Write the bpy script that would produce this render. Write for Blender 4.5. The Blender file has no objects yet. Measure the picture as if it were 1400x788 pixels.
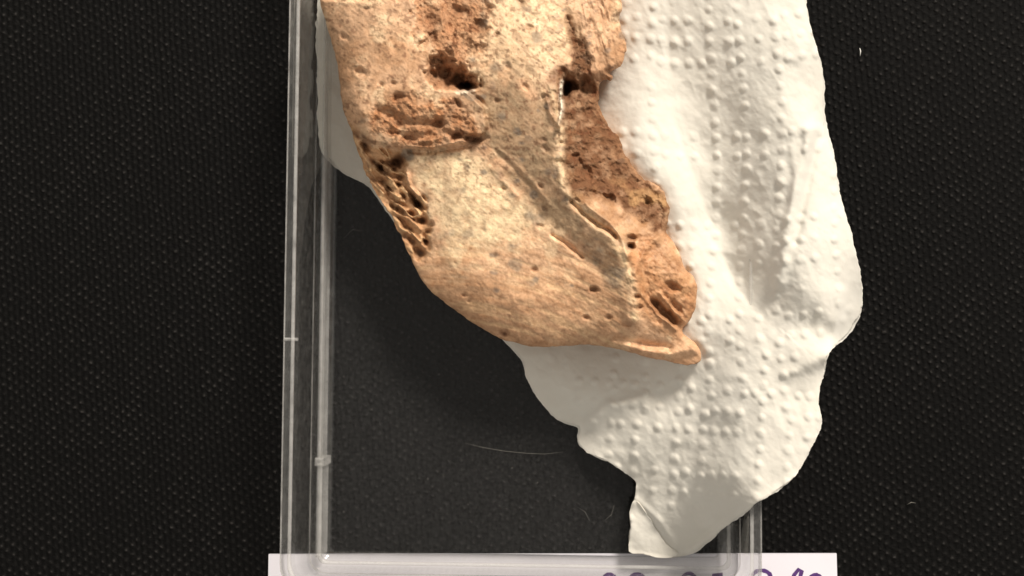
import bpy, math, random
import numpy as np
from mathutils import Vector, Matrix

random.seed(4)
rng = np.random.default_rng(7)
sc = bpy.context.scene
col = sc.collection

# ------------------------------------------------------------------ camera
W, H = 1400.0, 788.0                 # photograph pixels, used to place things
MM = 0.001
DIST = 0.210                         # lens height above the cloth
PXM = 0.00013                        # metres per photo pixel at cloth level
FPX = DIST / PXM                     # focal length in photo pixels
NADIR = (772.0, 480.0)               # pixel straight below the lens
n_c = Vector(((NADIR[0]-W/2)/FPX, -(NADIR[1]-H/2)/FPX, -1)).normalized()
q = n_c.rotation_difference(Vector((0, 0, -1)))
Rm = q.to_matrix()
fwd = Rm @ Vector((0, 0, -1))
cam_loc = Vector((0, 0, DIST)) - Vector((fwd.x/-fwd.z*DIST, fwd.y/-fwd.z*DIST, 0))
cam_d = bpy.data.cameras.new('camera')
cam = bpy.data.objects.new('camera', cam_d)
col.objects.link(cam)
cam.matrix_world = Matrix.Translation(cam_loc) @ Rm.to_4x4()
cam_d.sensor_fit = 'HORIZONTAL'
cam_d.sensor_width = 36
cam_d.lens = 36 * FPX / W
cam_d.clip_start = 0.01
cam_d.clip_end = 50
sc.camera = cam
RN = np.array(Rm)
CL = np.array(cam_loc)


def P(px, py, z):
    """photo pixel -> world point at height z (arrays allowed, z in metres)"""
    px = np.asarray(px, float); py = np.asarray(py, float); z = np.asarray(z, float)
    d = np.stack([(px-W/2)/FPX, -(py-H/2)/FPX, -np.ones_like(px)], -1) @ RN.T
    t = (z - CL[2]) / d[..., 2]
    return CL + d*t[..., None]


# ------------------------------------------------------------------ light
world = bpy.data.worlds.new('World')
sc.world = world
world.use_nodes = True
bg = world.node_tree.nodes['Background']
bg.inputs[0].default_value = (1.0, 0.935, 0.84, 1)
bg.inputs[1].default_value = 0.58
key_d = bpy.data.lights.new('ceiling_lamp', 'AREA')
key_d.shape = 'DISK'
key_d.size = 0.24
key_d.energy = 19.5
key_d.color = (1.0, 0.92, 0.81)
key = bpy.data.objects.new('ceiling_lamp', key_d)
col.objects.link(key)
KEY_DIR = Vector((0.48, 0.88, 0.92)).normalized()
key.location = KEY_DIR * 1.1
key.rotation_euler = (-KEY_DIR).to_track_quat('-Z', 'Y').to_euler()

sc.view_settings.view_transform = 'Standard'
sc.view_settings.look = 'None'
sc.view_settings.exposure = 0
sc.view_settings.gamma = 1
sc.render.engine = 'CYCLES'
sc.cycles.use_denoising = True
sc.cycles.max_bounces = 14
sc.cycles.transmission_bounces = 12
sc.cycles.transparent_max_bounces = 16
sc.cycles.caustics_refractive = True
sc.cycles.caustics_reflective = False
sc.cycles.blur_glossy = 0.5
sc.cycles.sample_clamp_indirect = 4


# ------------------------------------------------------------------ number helpers
def smooth(a, b, x):
    t = np.clip((x-a)/(b-a), 0, 1)
    return t*t*(3-2*t)


_perm = rng.permutation(4096)
_val = rng.random(4096)


def vnoise(x, y, seed=0):
    xi = np.floor(x).astype(int); yi = np.floor(y).astype(int)
    fx = x-xi; fy = y-yi
    fx = fx*fx*fx*(fx*(fx*6-15)+10); fy = fy*fy*fy*(fy*(fy*6-15)+10)
    def h(a, b):
        return _val[_perm[(_perm[(a+seed*131) % 4096]+b) % 4096]]
    return ((h(xi, yi)*(1-fx)+h(xi+1, yi)*fx)*(1-fy) + (h(xi, yi+1)*(1-fx)+h(xi+1, yi+1)*fx)*fy)*2-1


def fbm(x, y, scale, octaves=4, seed=0, gain=0.55):
    """scale in pixels of the largest feature; about -1..1"""
    s = np.zeros_like(x); a = 1.0; n = 0
    for o in range(octaves):
        f = 2.03**o/scale
        s += a*vnoise(x*f+17.3*o, y*f-9.1*o, seed+o); n += a; a *= gain
    return s/n*1.5


def aniso(x, y, ang, ls, ss, octaves=3, seed=0):
    c, s_ = math.cos(math.radians(ang)), math.sin(math.radians(ang))
    u = x*c+y*s_; v = -x*s_+y*c
    return fbm(u*ss/ls, v, ss, octaves, seed)


def seg_d(x, y, a, b):
    ax, ay = a; bx, by = b
    dx, dy = bx-ax, by-ay
    t = np.clip(((x-ax)*dx+(y-ay)*dy)/(dx*dx+dy*dy+1e-9), 0, 1)
    return np.hypot(x-ax-t*dx, y-ay-t*dy), t


def line_d(x, y, pts):
    d = np.full_like(x, 1e9)
    for a, b in zip(pts[:-1], pts[1:]):
        d = np.minimum(d, seg_d(x, y, a, b)[0])
    return d


def poly_sdf(x, y, pts):
    """positive inside"""
    d = line_d(x, y, list(pts)+[pts[0]])
    ins = np.zeros(x.shape, bool)
    n = len(pts)
    for i in range(n):
        x1, y1 = pts[i]; x2, y2 = pts[(i+1) % n]
        if y1 == y2: continue
        c = ((y1 > y) != (y2 > y)) & (x < (x2-x1)*(y-y1)/(y2-y1)+x1)
        ins ^= c
    return np.where(ins, d, -d)


def rbf(cp, x, y, s=100.0, lam=1e-3):
    """thin-plate interpolation of control points (x, y, z)"""
    cp = np.array(cp, float)
    c = cp[:, :2]/s
    n = len(c)
    def U(r2): return 0.5*r2*np.log(r2+1e-12)
    r2 = ((c[:, None]-c[None])**2).sum(-1)
    A = np.zeros((n+3, n+3))
    A[:n, :n] = U(r2)+np.eye(n)*lam
    A[:n, n] = 1; A[:n, n+1:] = c
    A[n, :n] = 1; A[n+1:, :n] = c.T
    w = np.linalg.solve(A, np.concatenate([cp[:, 2], np.zeros(3)]))
    out = w[n]+w[n+1]*x/s+w[n+2]*y/s
    for i in range(n):
        out = out+w[i]*U((x/s-c[i, 0])**2+(y/s-c[i, 1])**2)
    return out


def catmull(pts, sub=4):
    """closed smooth outline"""
    n = len(pts); out = []
    for i in range(n):
        p0, p1, p2, p3 = (np.array(pts[(i+k) % n], float) for k in (-1, 0, 1, 2))
        for k in range(sub):
            t = k/sub
            out.append(tuple(0.5*((2*p1)+(-p0+p2)*t+(2*p0-5*p1+4*p2-p3)*t*t+(-p0+3*p1-3*p2+p3)*t**3)))
    return out


def clip_grid(x0, x1, y0, y1, step, sdf_fn):
    """triangles of a regular grid clipped to sdf > 0; returns px, py, tris, boundary flags"""
    nx = int((x1-x0)/step)+1; ny = int((y1-y0)/step)+1
    gx, gy = np.meshgrid(x0+np.arange(nx)*step, y0+np.arange(ny)*step)
    s = sdf_fn(gx, gy)
    s = np.where(np.abs(s) < 1e-6, 1e-6, s)
    gx = gx.ravel(); gy = gy.ravel(); sf = s.ravel()
    idx = np.arange(nx*ny).reshape(ny, nx)
    a = idx[:-1, :-1].ravel(); b = idx[:-1, 1:].ravel(); c = idx[1:, 1:].ravel(); d = idx[1:, :-1].ravel()
    tris = np.concatenate([np.stack([a, d, c], 1), np.stack([a, c, b], 1)])
    ins = sf > 0
    k = ins[tris].sum(1)
    full = tris[k == 3]
    part = tris[(k > 0) & (k < 3)]
    ex, ey, cache, extra = [], [], {}, []
    base = nx*ny
    def cut(i, j):
        key_ = (i, j) if i < j else (j, i)
        if key_ not in cache:
            t = sf[i]/(sf[i]-sf[j])
            cache[key_] = base+len(ex)
            ex.append(gx[i]+(gx[j]-gx[i])*t); ey.append(gy[i]+(gy[j]-gy[i])*t)
        return cache[key_]
    for t in part.tolist():
        f = [bool(ins[i]) for i in t]
        while True:
            if (sum(f) == 1 and f[0]) or (sum(f) == 2 and not f[0]): break
            t = t[1:]+t[:1]; f = f[1:]+f[:1]
        if sum(f) == 1:
            extra.append((t[0], cut(t[0], t[1]), cut(t[0], t[2])))
        else:
            p, r = cut(t[0], t[1]), cut(t[0], t[2])
            extra.append((p, t[1], t[2])); extra.append((p, t[2], r))
    X = np.concatenate([gx, ex]); Y = np.concatenate([gy, ey])
    T = np.concatenate([full, np.array(extra, int).reshape(-1, 3)])
    used = np.unique(T)
    remap = -np.ones(len(X), int); remap[used] = np.arange(len(used))
    bnd = (np.arange(len(X)) >= base)[used]
    return X[used], Y[used], remap[T], bnd


# ------------------------------------------------------------------ object helpers
def lin(r, g, b):
    f = lambda c: c/12.92 if c <= 0.04045 else ((c+0.055)/1.055)**2.4
    return np.array([f(r/255), f(g/255), f(b/255)])


def tag(o, label=None, cat=None, group=None, kind=None):
    if label: o['label'] = label
    if cat: o['category'] = cat
    if group: o['group'] = group
    if kind: o['kind'] = kind
    return o


def mesh_obj(name, verts, faces, mat=None, parent=None, smooth_=True):
    me = bpy.data.meshes.new(name)
    verts = np.asarray(verts, np.float32)
    if isinstance(faces, np.ndarray):
        me.vertices.add(len(verts)); me.vertices.foreach_set('co', verts.ravel())
        nf, k = faces.shape
        me.loops.add(nf*k); me.loops.foreach_set('vertex_index', faces.ravel().astype(np.int32))
        me.polygons.add(nf)
        me.polygons.foreach_set('loop_start', np.arange(nf, dtype=np.int32)*k)
        me.update(calc_edges=True)
    else:
        me.from_pydata([tuple(map(float, v)) for v in verts], [], faces)
        me.update()
    if smooth_:
        me.polygons.foreach_set('use_smooth', np.ones(len(me.polygons), bool))
    o = bpy.data.objects.new(name, me)
    col.objects.link(o)
    if mat: me.materials.append(mat)
    if parent: o.parent = parent
    return o


def empty(name, loc=(0, 0, 0)):
    o = bpy.data.objects.new(name, None)
    o.empty_display_size = 0.01
    o.location = loc
    col.objects.link(o)
    return o


class NT:
    """short node-tree writer"""
    def __init__(self, name):
        self.m = bpy.data.materials.new(name); self.m.use_nodes = True
        self.t = self.m.node_tree; self.t.nodes.clear()
        self.out = self.t.nodes.new('ShaderNodeOutputMaterial')
    def n(self, kind, ins=None, **kw):
        nd = self.t.nodes.new('ShaderNode'+kind)
        for k, v in kw.items(): setattr(nd, k, v)
        for k, v in (ins or {}).items():
            s = nd.inputs[k]
            if isinstance(v, bpy.types.NodeSocket): self.t.links.new(v, s)
            else: s.default_value = v
        return nd
    def math(self, op, a, b=0.0, c=None):
        ins = {0: a, 1: b}
        if c is not None: ins[2] = c
        return self.n('Math', ins, operation=op).outputs[0]
    def ramp(self, fac, stops):
        r = self.n('ValToRGB', {0: fac})
        e = r.color_ramp.elements
        while len(e) < len(stops): e.new(0.5)
        for el, (p, c) in zip(e, stops):
            el.position = p; el.color = c if len(c) == 4 else (*c, 1)
        return r.outputs[0]
    def mix(self, fac, a, b, blend='MIX'):
        nd = self.n('Mix', data_type='RGBA', blend_type=blend)
        for s, v in ((nd.inputs[0], fac), (nd.inputs[6], a), (nd.inputs[7], b)):
            if isinstance(v, bpy.types.NodeSocket): self.t.links.new(v, s)
            else: s.default_value = v
        return nd.outputs[2]
    def done(self, sock):
        self.t.links.new(sock, self.out.inputs[0]); return self.m


# ------------------------------------------------------------------ materials
def mat_cloth():
    N = NT('black_woven_cloth')
    co = N.n('TexCoord').outputs['Object']
    wob = N.n('TexNoise', {'Vector': co, 'Scale': 140.0, 'Detail': 2.0}).outputs['Color']
    wv = N.n('VectorMath', {0: wob, 1: (0.5, 0.5, 0.5)}, operation='SUBTRACT').outputs[0]
    wv = N.n('VectorMath', {0: wv, 'Scale': 0.0011}, operation='SCALE').outputs[0]
    p = N.n('VectorMath', {0: co, 1: wv}, operation='ADD').outputs[0]
    rot = N.n('VectorRotate', {'Vector': p, 'Angle': math.radians(-5)}, rotation_type='Z_AXIS').outputs[0]
    xyz = N.n('SeparateXYZ', {0: rot})
    u = N.math('MULTIPLY', xyz.outputs[0], 2*math.pi/0.00215)
    v = N.math('MULTIPLY', xyz.outputs[1], 2*math.pi/0.00170)
    d = N.math('MULTIPLY', N.math('COSINE', u), N.math('COSINE', v))
    knot = N.math('MULTIPLY_ADD', d, 0.5, 0.5)
    rib = N.math('MULTIPLY_ADD', N.math('COSINE', N.math('MULTIPLY', u, 2.0)), 0.5, 0.5)
    fib = N.n('TexNoise', {'Vector': co, 'Scale': 4200.0, 'Detail': 3.0}).outputs[0]
    var = N.n('TexNoise', {'Vector': co, 'Scale': 900.0, 'Detail': 2.0}).outputs[0]
    big = N.n('TexNoise', {'Vector': co, 'Scale': 45.0, 'Detail': 3.0}).outputs[0]
    amp = N.math('MULTIPLY', N.n('MapRange', {0: var, 1: 0.30, 2: 0.72, 3: 0.15, 4: 1.3}).outputs[0],
                 N.n('MapRange', {0: big, 1: 0.3, 2: 0.7, 3: 0.75, 4: 1.1}).outputs[0])
    kk = N.math('POWER', knot, 2.2)
    h = N.math('MULTIPLY', kk, amp)
    h = N.math('ADD', N.math('ADD', h, N.math('MULTIPLY', rib, 0.35)), N.math('MULTIPLY', fib, 0.5))
    bump = N.n('Bump', {'Height': h, 'Strength': 1.0, 'Distance': 0.00032})
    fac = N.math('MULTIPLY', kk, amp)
    colr = N.ramp(fac, [(0.0, (0.0020, 0.0019, 0.0019)), (0.45, (0.0058, 0.0054, 0.0052)), (1.0, (0.024, 0.0225, 0.0215))])  # brighter knots put the thread highlights into the base colour
    b = N.n('BsdfPrincipled', {'Base Color': colr, 'Roughness': 0.7, 'Specular IOR Level': 0.07, 'Normal': bump.outputs[0]})
    return N.done(b.outputs[0])


def mat_bone():
    N = NT('old_bone')
    co = N.n('TexCoord').outputs['Object']
    at = N.n('VertexColor', layer_name='tint').outputs[0]
    n1 = N.n('TexNoise', {'Vector': co, 'Scale': 900.0, 'Detail': 5.0, 'Roughness': 0.65}).outputs[0]
    n2 = N.n('TexNoise', {'Vector': co, 'Scale': 2600.0, 'Detail': 3.0}).outputs[0]
    mot = N.ramp(n1, [(0.30, (0.82, 0.77, 0.72)), (0.5, (1, 1, 1)), (0.72, (1.06, 1.06, 1.06))])
    c = N.mix(1.0, at, mot, 'MULTIPLY')
    fine = N.ramp(n2, [(0.34, (0.86, 0.82, 0.78)), (0.5, (1, 1, 1))])
    c = N.mix(0.8, c, fine, 'MULTIPLY')
    hh = N.math('ADD', n1, N.math('MULTIPLY', n2, 0.6))
    bump = N.n('Bump', {'Height': hh, 'Strength': 0.7, 'Distance': 0.00011})
    rough = N.n('MapRange', {0: n1, 1: 0.3, 2: 0.7, 3: 0.75, 4: 0.5}).outputs[0]
    b = N.n('BsdfPrincipled', {'Base Color': c, 'Roughness': rough, 'Specular IOR Level': 0.3, 'Normal': bump.outputs[0]})
    return N.done(b.outputs[0])


def mat_sediment():
    N = NT('gritty_sediment')
    co = N.n('TexCoord').outputs['Object']
    at = N.n('VertexColor', layer_name='tint').outputs[0]
    n1 = N.n('TexNoise', {'Vector': co, 'Scale': 1300.0, 'Detail': 6.0, 'Roughness': 0.7}).outputs[0]
    vo = N.n('TexVoronoi', {'Vector': co, 'Scale': 1500.0}).outputs[0]
    mot = N.ramp(n1, [(0.28, (0.62, 0.56, 0.52)), (0.5, (1, 1, 1)), (0.72, (1.25, 1.22, 1.18))])
    c = N.mix(1.0, at, mot, 'MULTIPLY')
    hh = N.math('SUBTRACT', N.math('MULTIPLY', n1, 1.4), N.math('MULTIPLY', vo, 0.6))
    bump = N.n('Bump', {'Height': hh, 'Strength': 0.9, 'Distance': 0.00028})
    b = N.n('BsdfPrincipled', {'Base Color': c, 'Roughness': 0.85, 'Specular IOR Level': 0.2, 'Normal': bump.outputs[0]})
    return N.done(b.outputs[0])


def mat_towel():
    N = NT('white_tissue_paper')
    co = N.n('TexCoord').outputs['Object']
    n1 = N.n('TexNoise', {'Vector': co, 'Scale': 2200.0, 'Detail': 4.0, 'Roughness': 0.7}).outputs[0]
    n2 = N.n('TexNoise', {'Vector': co, 'Scale': 160.0, 'Detail': 4.0}).outputs[0]
    c = N.ramp(n2, [(0.3, (0.84, 0.815, 0.755)), (0.7, (0.885, 0.865, 0.81))])
    bump = N.n('Bump', {'Height': N.math('ADD', N.math('MULTIPLY', n1, 0.4), n2), 'Strength': 0.5, 'Distance': 0.0002})
    d = N.n('BsdfDiffuse', {'Color': c, 'Roughness': 0.6, 'Normal': bump.outputs[0]})
    t = N.n('BsdfTranslucent', {'Color': (0.82, 0.78, 0.72, 1), 'Normal': bump.outputs[0]})
    m = N.n('MixShader', {0: 0.33, 1: d.outputs[0], 2: t.outputs[0]})
    return N.done(m.outputs[0])


def mat_card():
    N = NT('white_card')
    co = N.n('TexCoord').outputs['Object']
    n1 = N.n('TexNoise', {'Vector': co, 'Scale': 1500.0, 'Detail': 4.0}).outputs[0]
    n2 = N.n('TexNoise', {'Vector': co, 'Scale': 60.0, 'Detail': 3.0}).outputs[0]
    c = N.ramp(n2, [(0.3, (0.63, 0.61, 0.67)), (0.7, (0.71, 0.69, 0.75))])
    bump = N.n('Bump', {'Height': n1, 'Strength': 0.25, 'Distance': 0.00005})
    b = N.n('BsdfPrincipled', {'Base Color': c, 'Roughness': 0.55, 'Specular IOR Level': 0.35, 'Normal': bump.outputs[0]})
    return N.done(b.outputs[0])


def mat_wall():
    N = NT('clear_polystyrene')
    co = N.n('TexCoord').outputs['Object']
    st = N.n('Mapping', {'Vector': co, 'Scale': (60, 60, 700)}).outputs[0]
    n1 = N.n('TexNoise', {'Vector': st, 'Scale': 1.0, 'Detail': 2.0}).outputs[0]
    bump = N.n('Bump', {'Height': n1, 'Strength': 0.10, 'Distance': 0.0002})
    fac = N.n('LayerWeight', {'Blend': 0.5}).outputs['Facing']
    fr = N.math('MULTIPLY_ADD', N.math('POWER', fac, 5.0), 0.80, 0.05)
    dust = N.n('TexNoise', {'Vector': co, 'Scale': 500.0, 'Detail': 5.0, 'Roughness': 0.75}).outputs[0]
    df = N.n('MapRange', {0: dust, 1: 0.45, 2: 0.8, 3: 0.012, 4: 0.06}).outputs[0]
    t = N.n('BsdfTransparent', {'Color': (0.96, 0.96, 0.955, 1)})
    g = N.n('BsdfGlossy', {'Color': (1, 1, 1, 1), 'Roughness': 0.10, 'Normal': bump.outputs[0]})
    d = N.n('BsdfDiffuse', {'Color': (0.75, 0.74, 0.72, 1)})
    m = N.n('MixShader', {0: fr, 1: t.outputs[0], 2: g.outputs[0]})
    m = N.n('MixShader', {0: df, 1: m.outputs[0], 2: d.outputs[0]})
    return N.done(m.outputs[0])


def mat_edge():
    """clear plastic edges; a pale diffuse mix paints in their bright glints"""
    N = NT('plastic_edge_glint')
    co = N.n('TexCoord').outputs['Object']
    n1 = N.n('TexNoise', {'Vector': co, 'Scale': 260.0, 'Detail': 5.0, 'Roughness': 0.7}).outputs[0]
    df = N.n('MapRange', {0: n1, 1: 0.3, 2: 0.7, 3: 0.10, 4: 0.30}).outputs[0]
    t = N.n('BsdfTransparent', {'Color': (0.95, 0.95, 0.945, 1)})
    d = N.n('BsdfPrincipled', {'Base Color': (0.72, 0.71, 0.70, 1), 'Roughness': 0.35})
    m = N.n('MixShader', {0: df, 1: t.outputs[0], 2: d.outputs[0]})
    return N.done(m.outputs[0])


def mat_panel():
    """thin clear sheet with dust and hairline scratches"""
    N = NT('dusty_clear_sheet')
    co = N.n('TexCoord').outputs['Object']
    fac = N.n('LayerWeight', {'Blend': 0.5}).outputs['Facing']
    fr = N.math('MULTIPLY_ADD', N.math('POWER', fac, 5.0), 0.8, 0.015)
    dust = N.n('TexNoise', {'Vector': co, 'Scale': 1900.0, 'Detail': 4.0, 'Roughness': 0.75}).outputs[0]
    big = N.n('TexNoise', {'Vector': co, 'Scale': 40.0, 'Detail': 4.0}).outputs[0]
    wv = N.n('TexNoise', {'Vector': co, 'Scale': 70.0, 'Detail': 3.0}).outputs['Color']
    sv = N.n('VectorMath', {0: co, 1: N.n('VectorMath', {0: wv, 'Scale': 0.03}, operation='SCALE').outputs[0]}, operation='ADD').outputs[0]
    scr = N.n('TexVoronoi', {'Vector': sv, 'Scale': 160.0}, feature='DISTANCE_TO_EDGE').outputs[0]
    scr = N.n('MapRange', {0: scr, 1: 0.0, 2: 0.018, 3: 1.0, 4: 0.0}).outputs[0]
    gate = N.n('MapRange', {0: big, 1: 0.56, 2: 0.66, 3: 0.0, 4: 1.0}).outputs[0]
    scr = N.math('MULTIPLY', N.math('MULTIPLY', scr, gate), 0.025)
    df = N.n('MapRange', {0: dust, 1: 0.4, 2: 0.8, 3: 0.004, 4: 0.026}).outputs[0]
    df = N.math('ADD', df, scr)
    t = N.n('BsdfTransparent', {'Color': (0.93, 0.935, 0.94, 1)})
    g = N.n('BsdfGlossy', {'Color': (1, 1, 1, 1), 'Roughness': 0.12})
    d = N.n('BsdfDiffuse', {'Color': (0.8, 0.8, 0.8, 1)})
    m = N.n('MixShader', {0: fr, 1: t.outputs[0], 2: g.outputs[0]})
    m = N.n('MixShader', {0: df, 1: m.outputs[0], 2: d.outputs[0]})
    return N.done(m.outputs[0])


def mat_plain(name, c, rough=0.6, spec=0.3):
    N = NT(name)
    co = N.n('TexCoord').outputs['Object']
    n1 = N.n('TexNoise', {'Vector': co, 'Scale': 1800.0, 'Detail': 3.0}).outputs[0]
    lo = tuple(x*0.75 for x in c); hi = tuple(min(1, x*1.2) for x in c)
    cr = N.ramp(n1, [(0.3, lo), (0.7, hi)])
    b = N.n('BsdfPrincipled', {'Base Color': cr, 'Roughness': rough, 'Specular IOR Level': spec})
    return N.done(b.outputs[0])


M_cloth = mat_cloth(); M_bone = mat_bone(); M_sed = mat_sediment(); M_towel = mat_towel()
M_card = mat_card(); M_wall = mat_wall(); M_panel = mat_panel(); M_edge = mat_edge()
M_ink = mat_plain('purple_marker_ink', (0.075, 0.028, 0.14), 0.5)
M_lint = mat_plain('pale_lint', (0.7, 0.69, 0.66), 0.9)
M_hair = mat_plain('fine_hair', (0.20, 0.19, 0.17), 0.6)

# ------------------------------------------------------------------ cloth
def build_cloth():
    n = 61
    s = 0.45
    g = np.linspace(-s, s, n)
    X, Y = np.meshgrid(g, g)
    Z = -0.0006+0.0005*fbm(X*1000, Y*1000, 90, 2, 3)*smooth(0.06, 0.16, np.hypot(X-0.0, Y))
    v = np.stack([X.ravel(), Y.ravel(), np.minimum(Z, -0.0002).ravel()], 1)
    i = np.arange(n*n).reshape(n, n)
    f = np.stack([i[:-1, :-1].ravel(), i[:-1, 1:].ravel(), i[1:, 1:].ravel(), i[1:, :-1].ravel()], 1)
    o = mesh_obj('tablecloth', v, f, M_cloth)
    tag(o, 'black woven cloth under everything', None, None, 'structure')


build_cloth()

# ------------------------------------------------------------------ card with handwriting
CARD_T = 0.00045
CARD_Z0 = -0.0002


def build_card():
    root = empty('label_card', P(755, 800, 0.0))
    inv = -np.array(root.location)
    a = P(368, 757.5, 0.0); b = P(1143, 756.5, 0.0)
    down = P(1150, 1010, 0.0)-b
    down2 = P(364, 1010, 0.0)-a
    c4 = [a, b, b+down, a+down2]
    v = [tuple(np.array([p[0], p[1], CARD_Z0])+inv) for p in c4]+[tuple(np.array([p[0], p[1], CARD_T])+inv) for p in c4]
    f = [(0, 1, 2, 3), (7, 6, 5, 4)]+[(i, i+4, (i+1) % 4+4, (i+1) % 4) for i in range(4)]
    o = mesh_obj('card', v, f, M_card, root, False)
    # handwriting: each glyph a list of strokes in pixels on the card
    def arc(cx, cy, rx, ry, a0, a1, n=18):
        return [(cx+rx*math.cos(math.radians(t)), cy-ry*math.sin(math.radians(t))) for t in np.linspace(a0, a1, n)]
    glyphs = [
        [arc(833, 802, 11, 17, 60, 420)],
        [arc(871, 795, 10, 10, 60, 420, 16), arc(870, 812, 11, 10, 80, 440, 16)],
        [arc(942, 803, 12, 19, 60, 420)],
        [[(988, 786), (976, 786.5), (973, 800)]+arc(979, 808, 10, 10, 110, -150)],
        [arc(1041, 790, 13, 10, 165, -10)+[(1050, 800), (1030, 819), (1054, 819)]],
        [[(1080, 800), (1086, 786), (1092, 778.5), (1096, 781), (1093, 794), (1085, 808), (1081, 820)], [(1086, 803), (1096, 800), (1099, 818)]],
        [[(1107, 817), (1108, 792)], arc(1115, 795, 8, 9, 170, 30)],
    ]
    for g in glyphs:
        vv, ff = [], []
        for st in g:
            pts = np.array(st, float)
            w = 2.7
            tn = np.gradient(pts, axis=0); tn /= np.linalg.norm(tn, axis=1)[:, None]+1e-9
            nn = np.stack([-tn[:, 1], tn[:, 0]], 1)
            k0 = len(vv)
            for i, p in enumerate(pts):
                ww = w*(0.85+0.3*random.random())
                for s_ in (-1, 1):
                    q_ = p+nn[i]*ww*s_
                    vv.append(P(q_[0], q_[1], CARD_T+0.00006)+inv)
            for i in range(len(pts)-1):
                k = k0+2*i
                ff.append((k, k+1, k+3, k+2))
        mesh_obj('handwritten_character', vv, ff, M_ink, root, False)
    tag(root, 'white paper card with purple handwriting under the clear box front', 'card')


build_card()

# ------------------------------------------------------------------ clear box
BASE_Z = 0.0006
BASE_T = 0.0015
FLOOR_Z = BASE_Z+BASE_T
RIM_Z = 0.0214
WALL_T = 0.0019


def build_box():
    pl = P(431, 400, 0)[0]; pr = P(1014, 720, 0)[0]
    pb = P(700, 787, 0)[1]
    pt = pb+0.145
    cx, cy = (pl+pr)/2, (pb+pt)/2
    root = empty('clear_box', (cx, cy, BASE_Z))
    root.rotation_euler.z = -0.006
    hw, hh = (pr-pl)/2, (pt-pb)/2

    def ring(hx, hy, r, n=9):
        out = []
        for (sx, sy, a0) in ((1, 1, 0), (-1, 1, 90), (-1, -1, 180), (1, -1, 270)):
            for t in np.linspace(a0, a0+90, n):
                out.append((sx*(hx-r)+r*math.cos(math.radians(t)), sy*(hy-r)+r*math.sin(math.radians(t))))
        return out

    def loft(rings, closed_ring=False, cap0=False, cap1=False):
        n = len(rings[0][0]); v = []; f = []
        for pts, z in rings:
            v += [(x, y, z) for x, y in pts]
        m = len(rings)
        for k in range(m if closed_ring else m-1):
            k2 = (k+1) % m
            for i in range(n):
                j = (i+1) % n
                f.append((k*n+i, k*n+j, k2*n+j, k2*n+i))
        if cap0: f.append(tuple(reversed(range(n))))
        if cap1: f.append(tuple(range((m-1)*n, m*n)))
        return v, f
    hz = RIM_Z-BASE_Z
    dr = 0.0004            # draft of the moulded walls
    # wall: outer face up, rounded lip, inner face down with a fillet
    R = 0.0056
    RB = 0.0030
    prof = [(0.0003, 0.0000), (0.0, 0.0004)]
    rings = [(ring(hw-0.0004, hh-0.0004, RB), 0.0), (ring(hw, hh, RB), 0.0005)]
    for t in np.linspace(0, 1, 6)[1:]:
        rings.append((ring(hw+dr*t, hh+dr*t, RB+(R-RB)*t), 0.0005+(hz-0.001)*t))
    ro = hw+dr; rh = hh+dr
    rings.append((ring(ro-0.0004, rh-0.0004, R-0.0003), hz-0.0001))
    rings.append((ring(ro-0.0009, rh-0.0009, R-0.0006), hz))
    rings.append((ring(ro-WALL_T+0.0004, rh-WALL_T+0.0004, R-0.0013), hz-0.0001))
    rings.append((ring(ro-WALL_T, rh-WALL_T, R-0.0017), hz-0.0006))
    zi = BASE_T
    rings.append((ring(hw-WALL_T, hh-WALL_T, RB-0.0014), zi+0.0022))
    rings.append((ring(hw-WALL_T-0.0003, hh-WALL_T-0.0003, RB-0.0016), zi+0.0010))
    rings.append((ring(hw-WALL_T-0.0010, hh-WALL_T-0.0010, RB-0.0019), zi+0.0003))
    rings.append((ring(hw-WALL_T-0.0020, hh-WALL_T-0.0020, RB-0.0022), zi))
    rings.append((ring(hw-WALL_T-0.0020, hh-WALL_T-0.0020, RB-0.0022), 0.0))
    v, f = loft(rings, closed_ring=True)
    w = mesh_obj('side_wall', v, f, M_wall, root)
    # thin pale rings added along the edges to draw their bright light lines
    def glint_line(name, off, zc, wd, ht, rr):
        rs = []
        for k in range(8):
            an = 2*math.pi*k/8
            rs.append((ring(off[0]+wd*math.cos(an), off[1]+wd*math.cos(an), rr), zc+ht*math.sin(an)))
        v, f = loft(rs, closed_ring=True)
        return mesh_obj(name, v, f, M_edge, root)
    glint_line('rim_glint_line', (ro-WALL_T+0.0003, rh-WALL_T+0.0003), hz+0.0001, 0.00032, 0.0003, R-0.0012)
    glint_line('rim_glint_line', (ro-0.0001, rh-0.0001), hz-0.0004, 0.00014, 0.0003, R)
    glint_line('base_glint_line', (hw-WALL_T-0.0004, hh-WALL_T-0.0004), zi+0.0009, 0.00035, 0.0004, RB-0.0016)
    glint_line('base_glint_line', (hw-0.0001, hh-0.0001), 0.0006, 0.00012, 0.0002, RB)
    # flat floor sheet
    fx, fy = hw-WALL_T-0.00195, hh-WALL_T-0.00195
    v, f = loft([(ring(fx, fy, RB-0.0022), zi-0.0003), (ring(fx, fy, RB-0.0022), zi-0.0001)], cap0=False, cap1=True)
    mesh_obj('base_panel', v, f, M_panel, root, False)
    # inner liner rail along the left wall and its small moulding nicks
    def bar(name, x0, x1, y0, y1, z0, z1, b=0.00025):
        v = []
        for z, e in ((z0, 0), (z1-b, 0), (z1, b)):
            v += [(x0+e, y0+e, z), (x1-e, y0+e, z), (x1-e, y1-e, z), (x0+e, y1-e, z)]
        f = [(3, 2, 1, 0), (8, 9, 10, 11)]
        for k in (0, 4):
            for i in range(4):
                j = (i+1) % 4
                f.append((k+i, k+j, k+4+j, k+4+i))
        return mesh_obj(name, v, f, M_edge, root, False)
    loc = np.array(root.location)
    y630 = P(436, 632, 0.003)[1]-loc[1]
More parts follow.
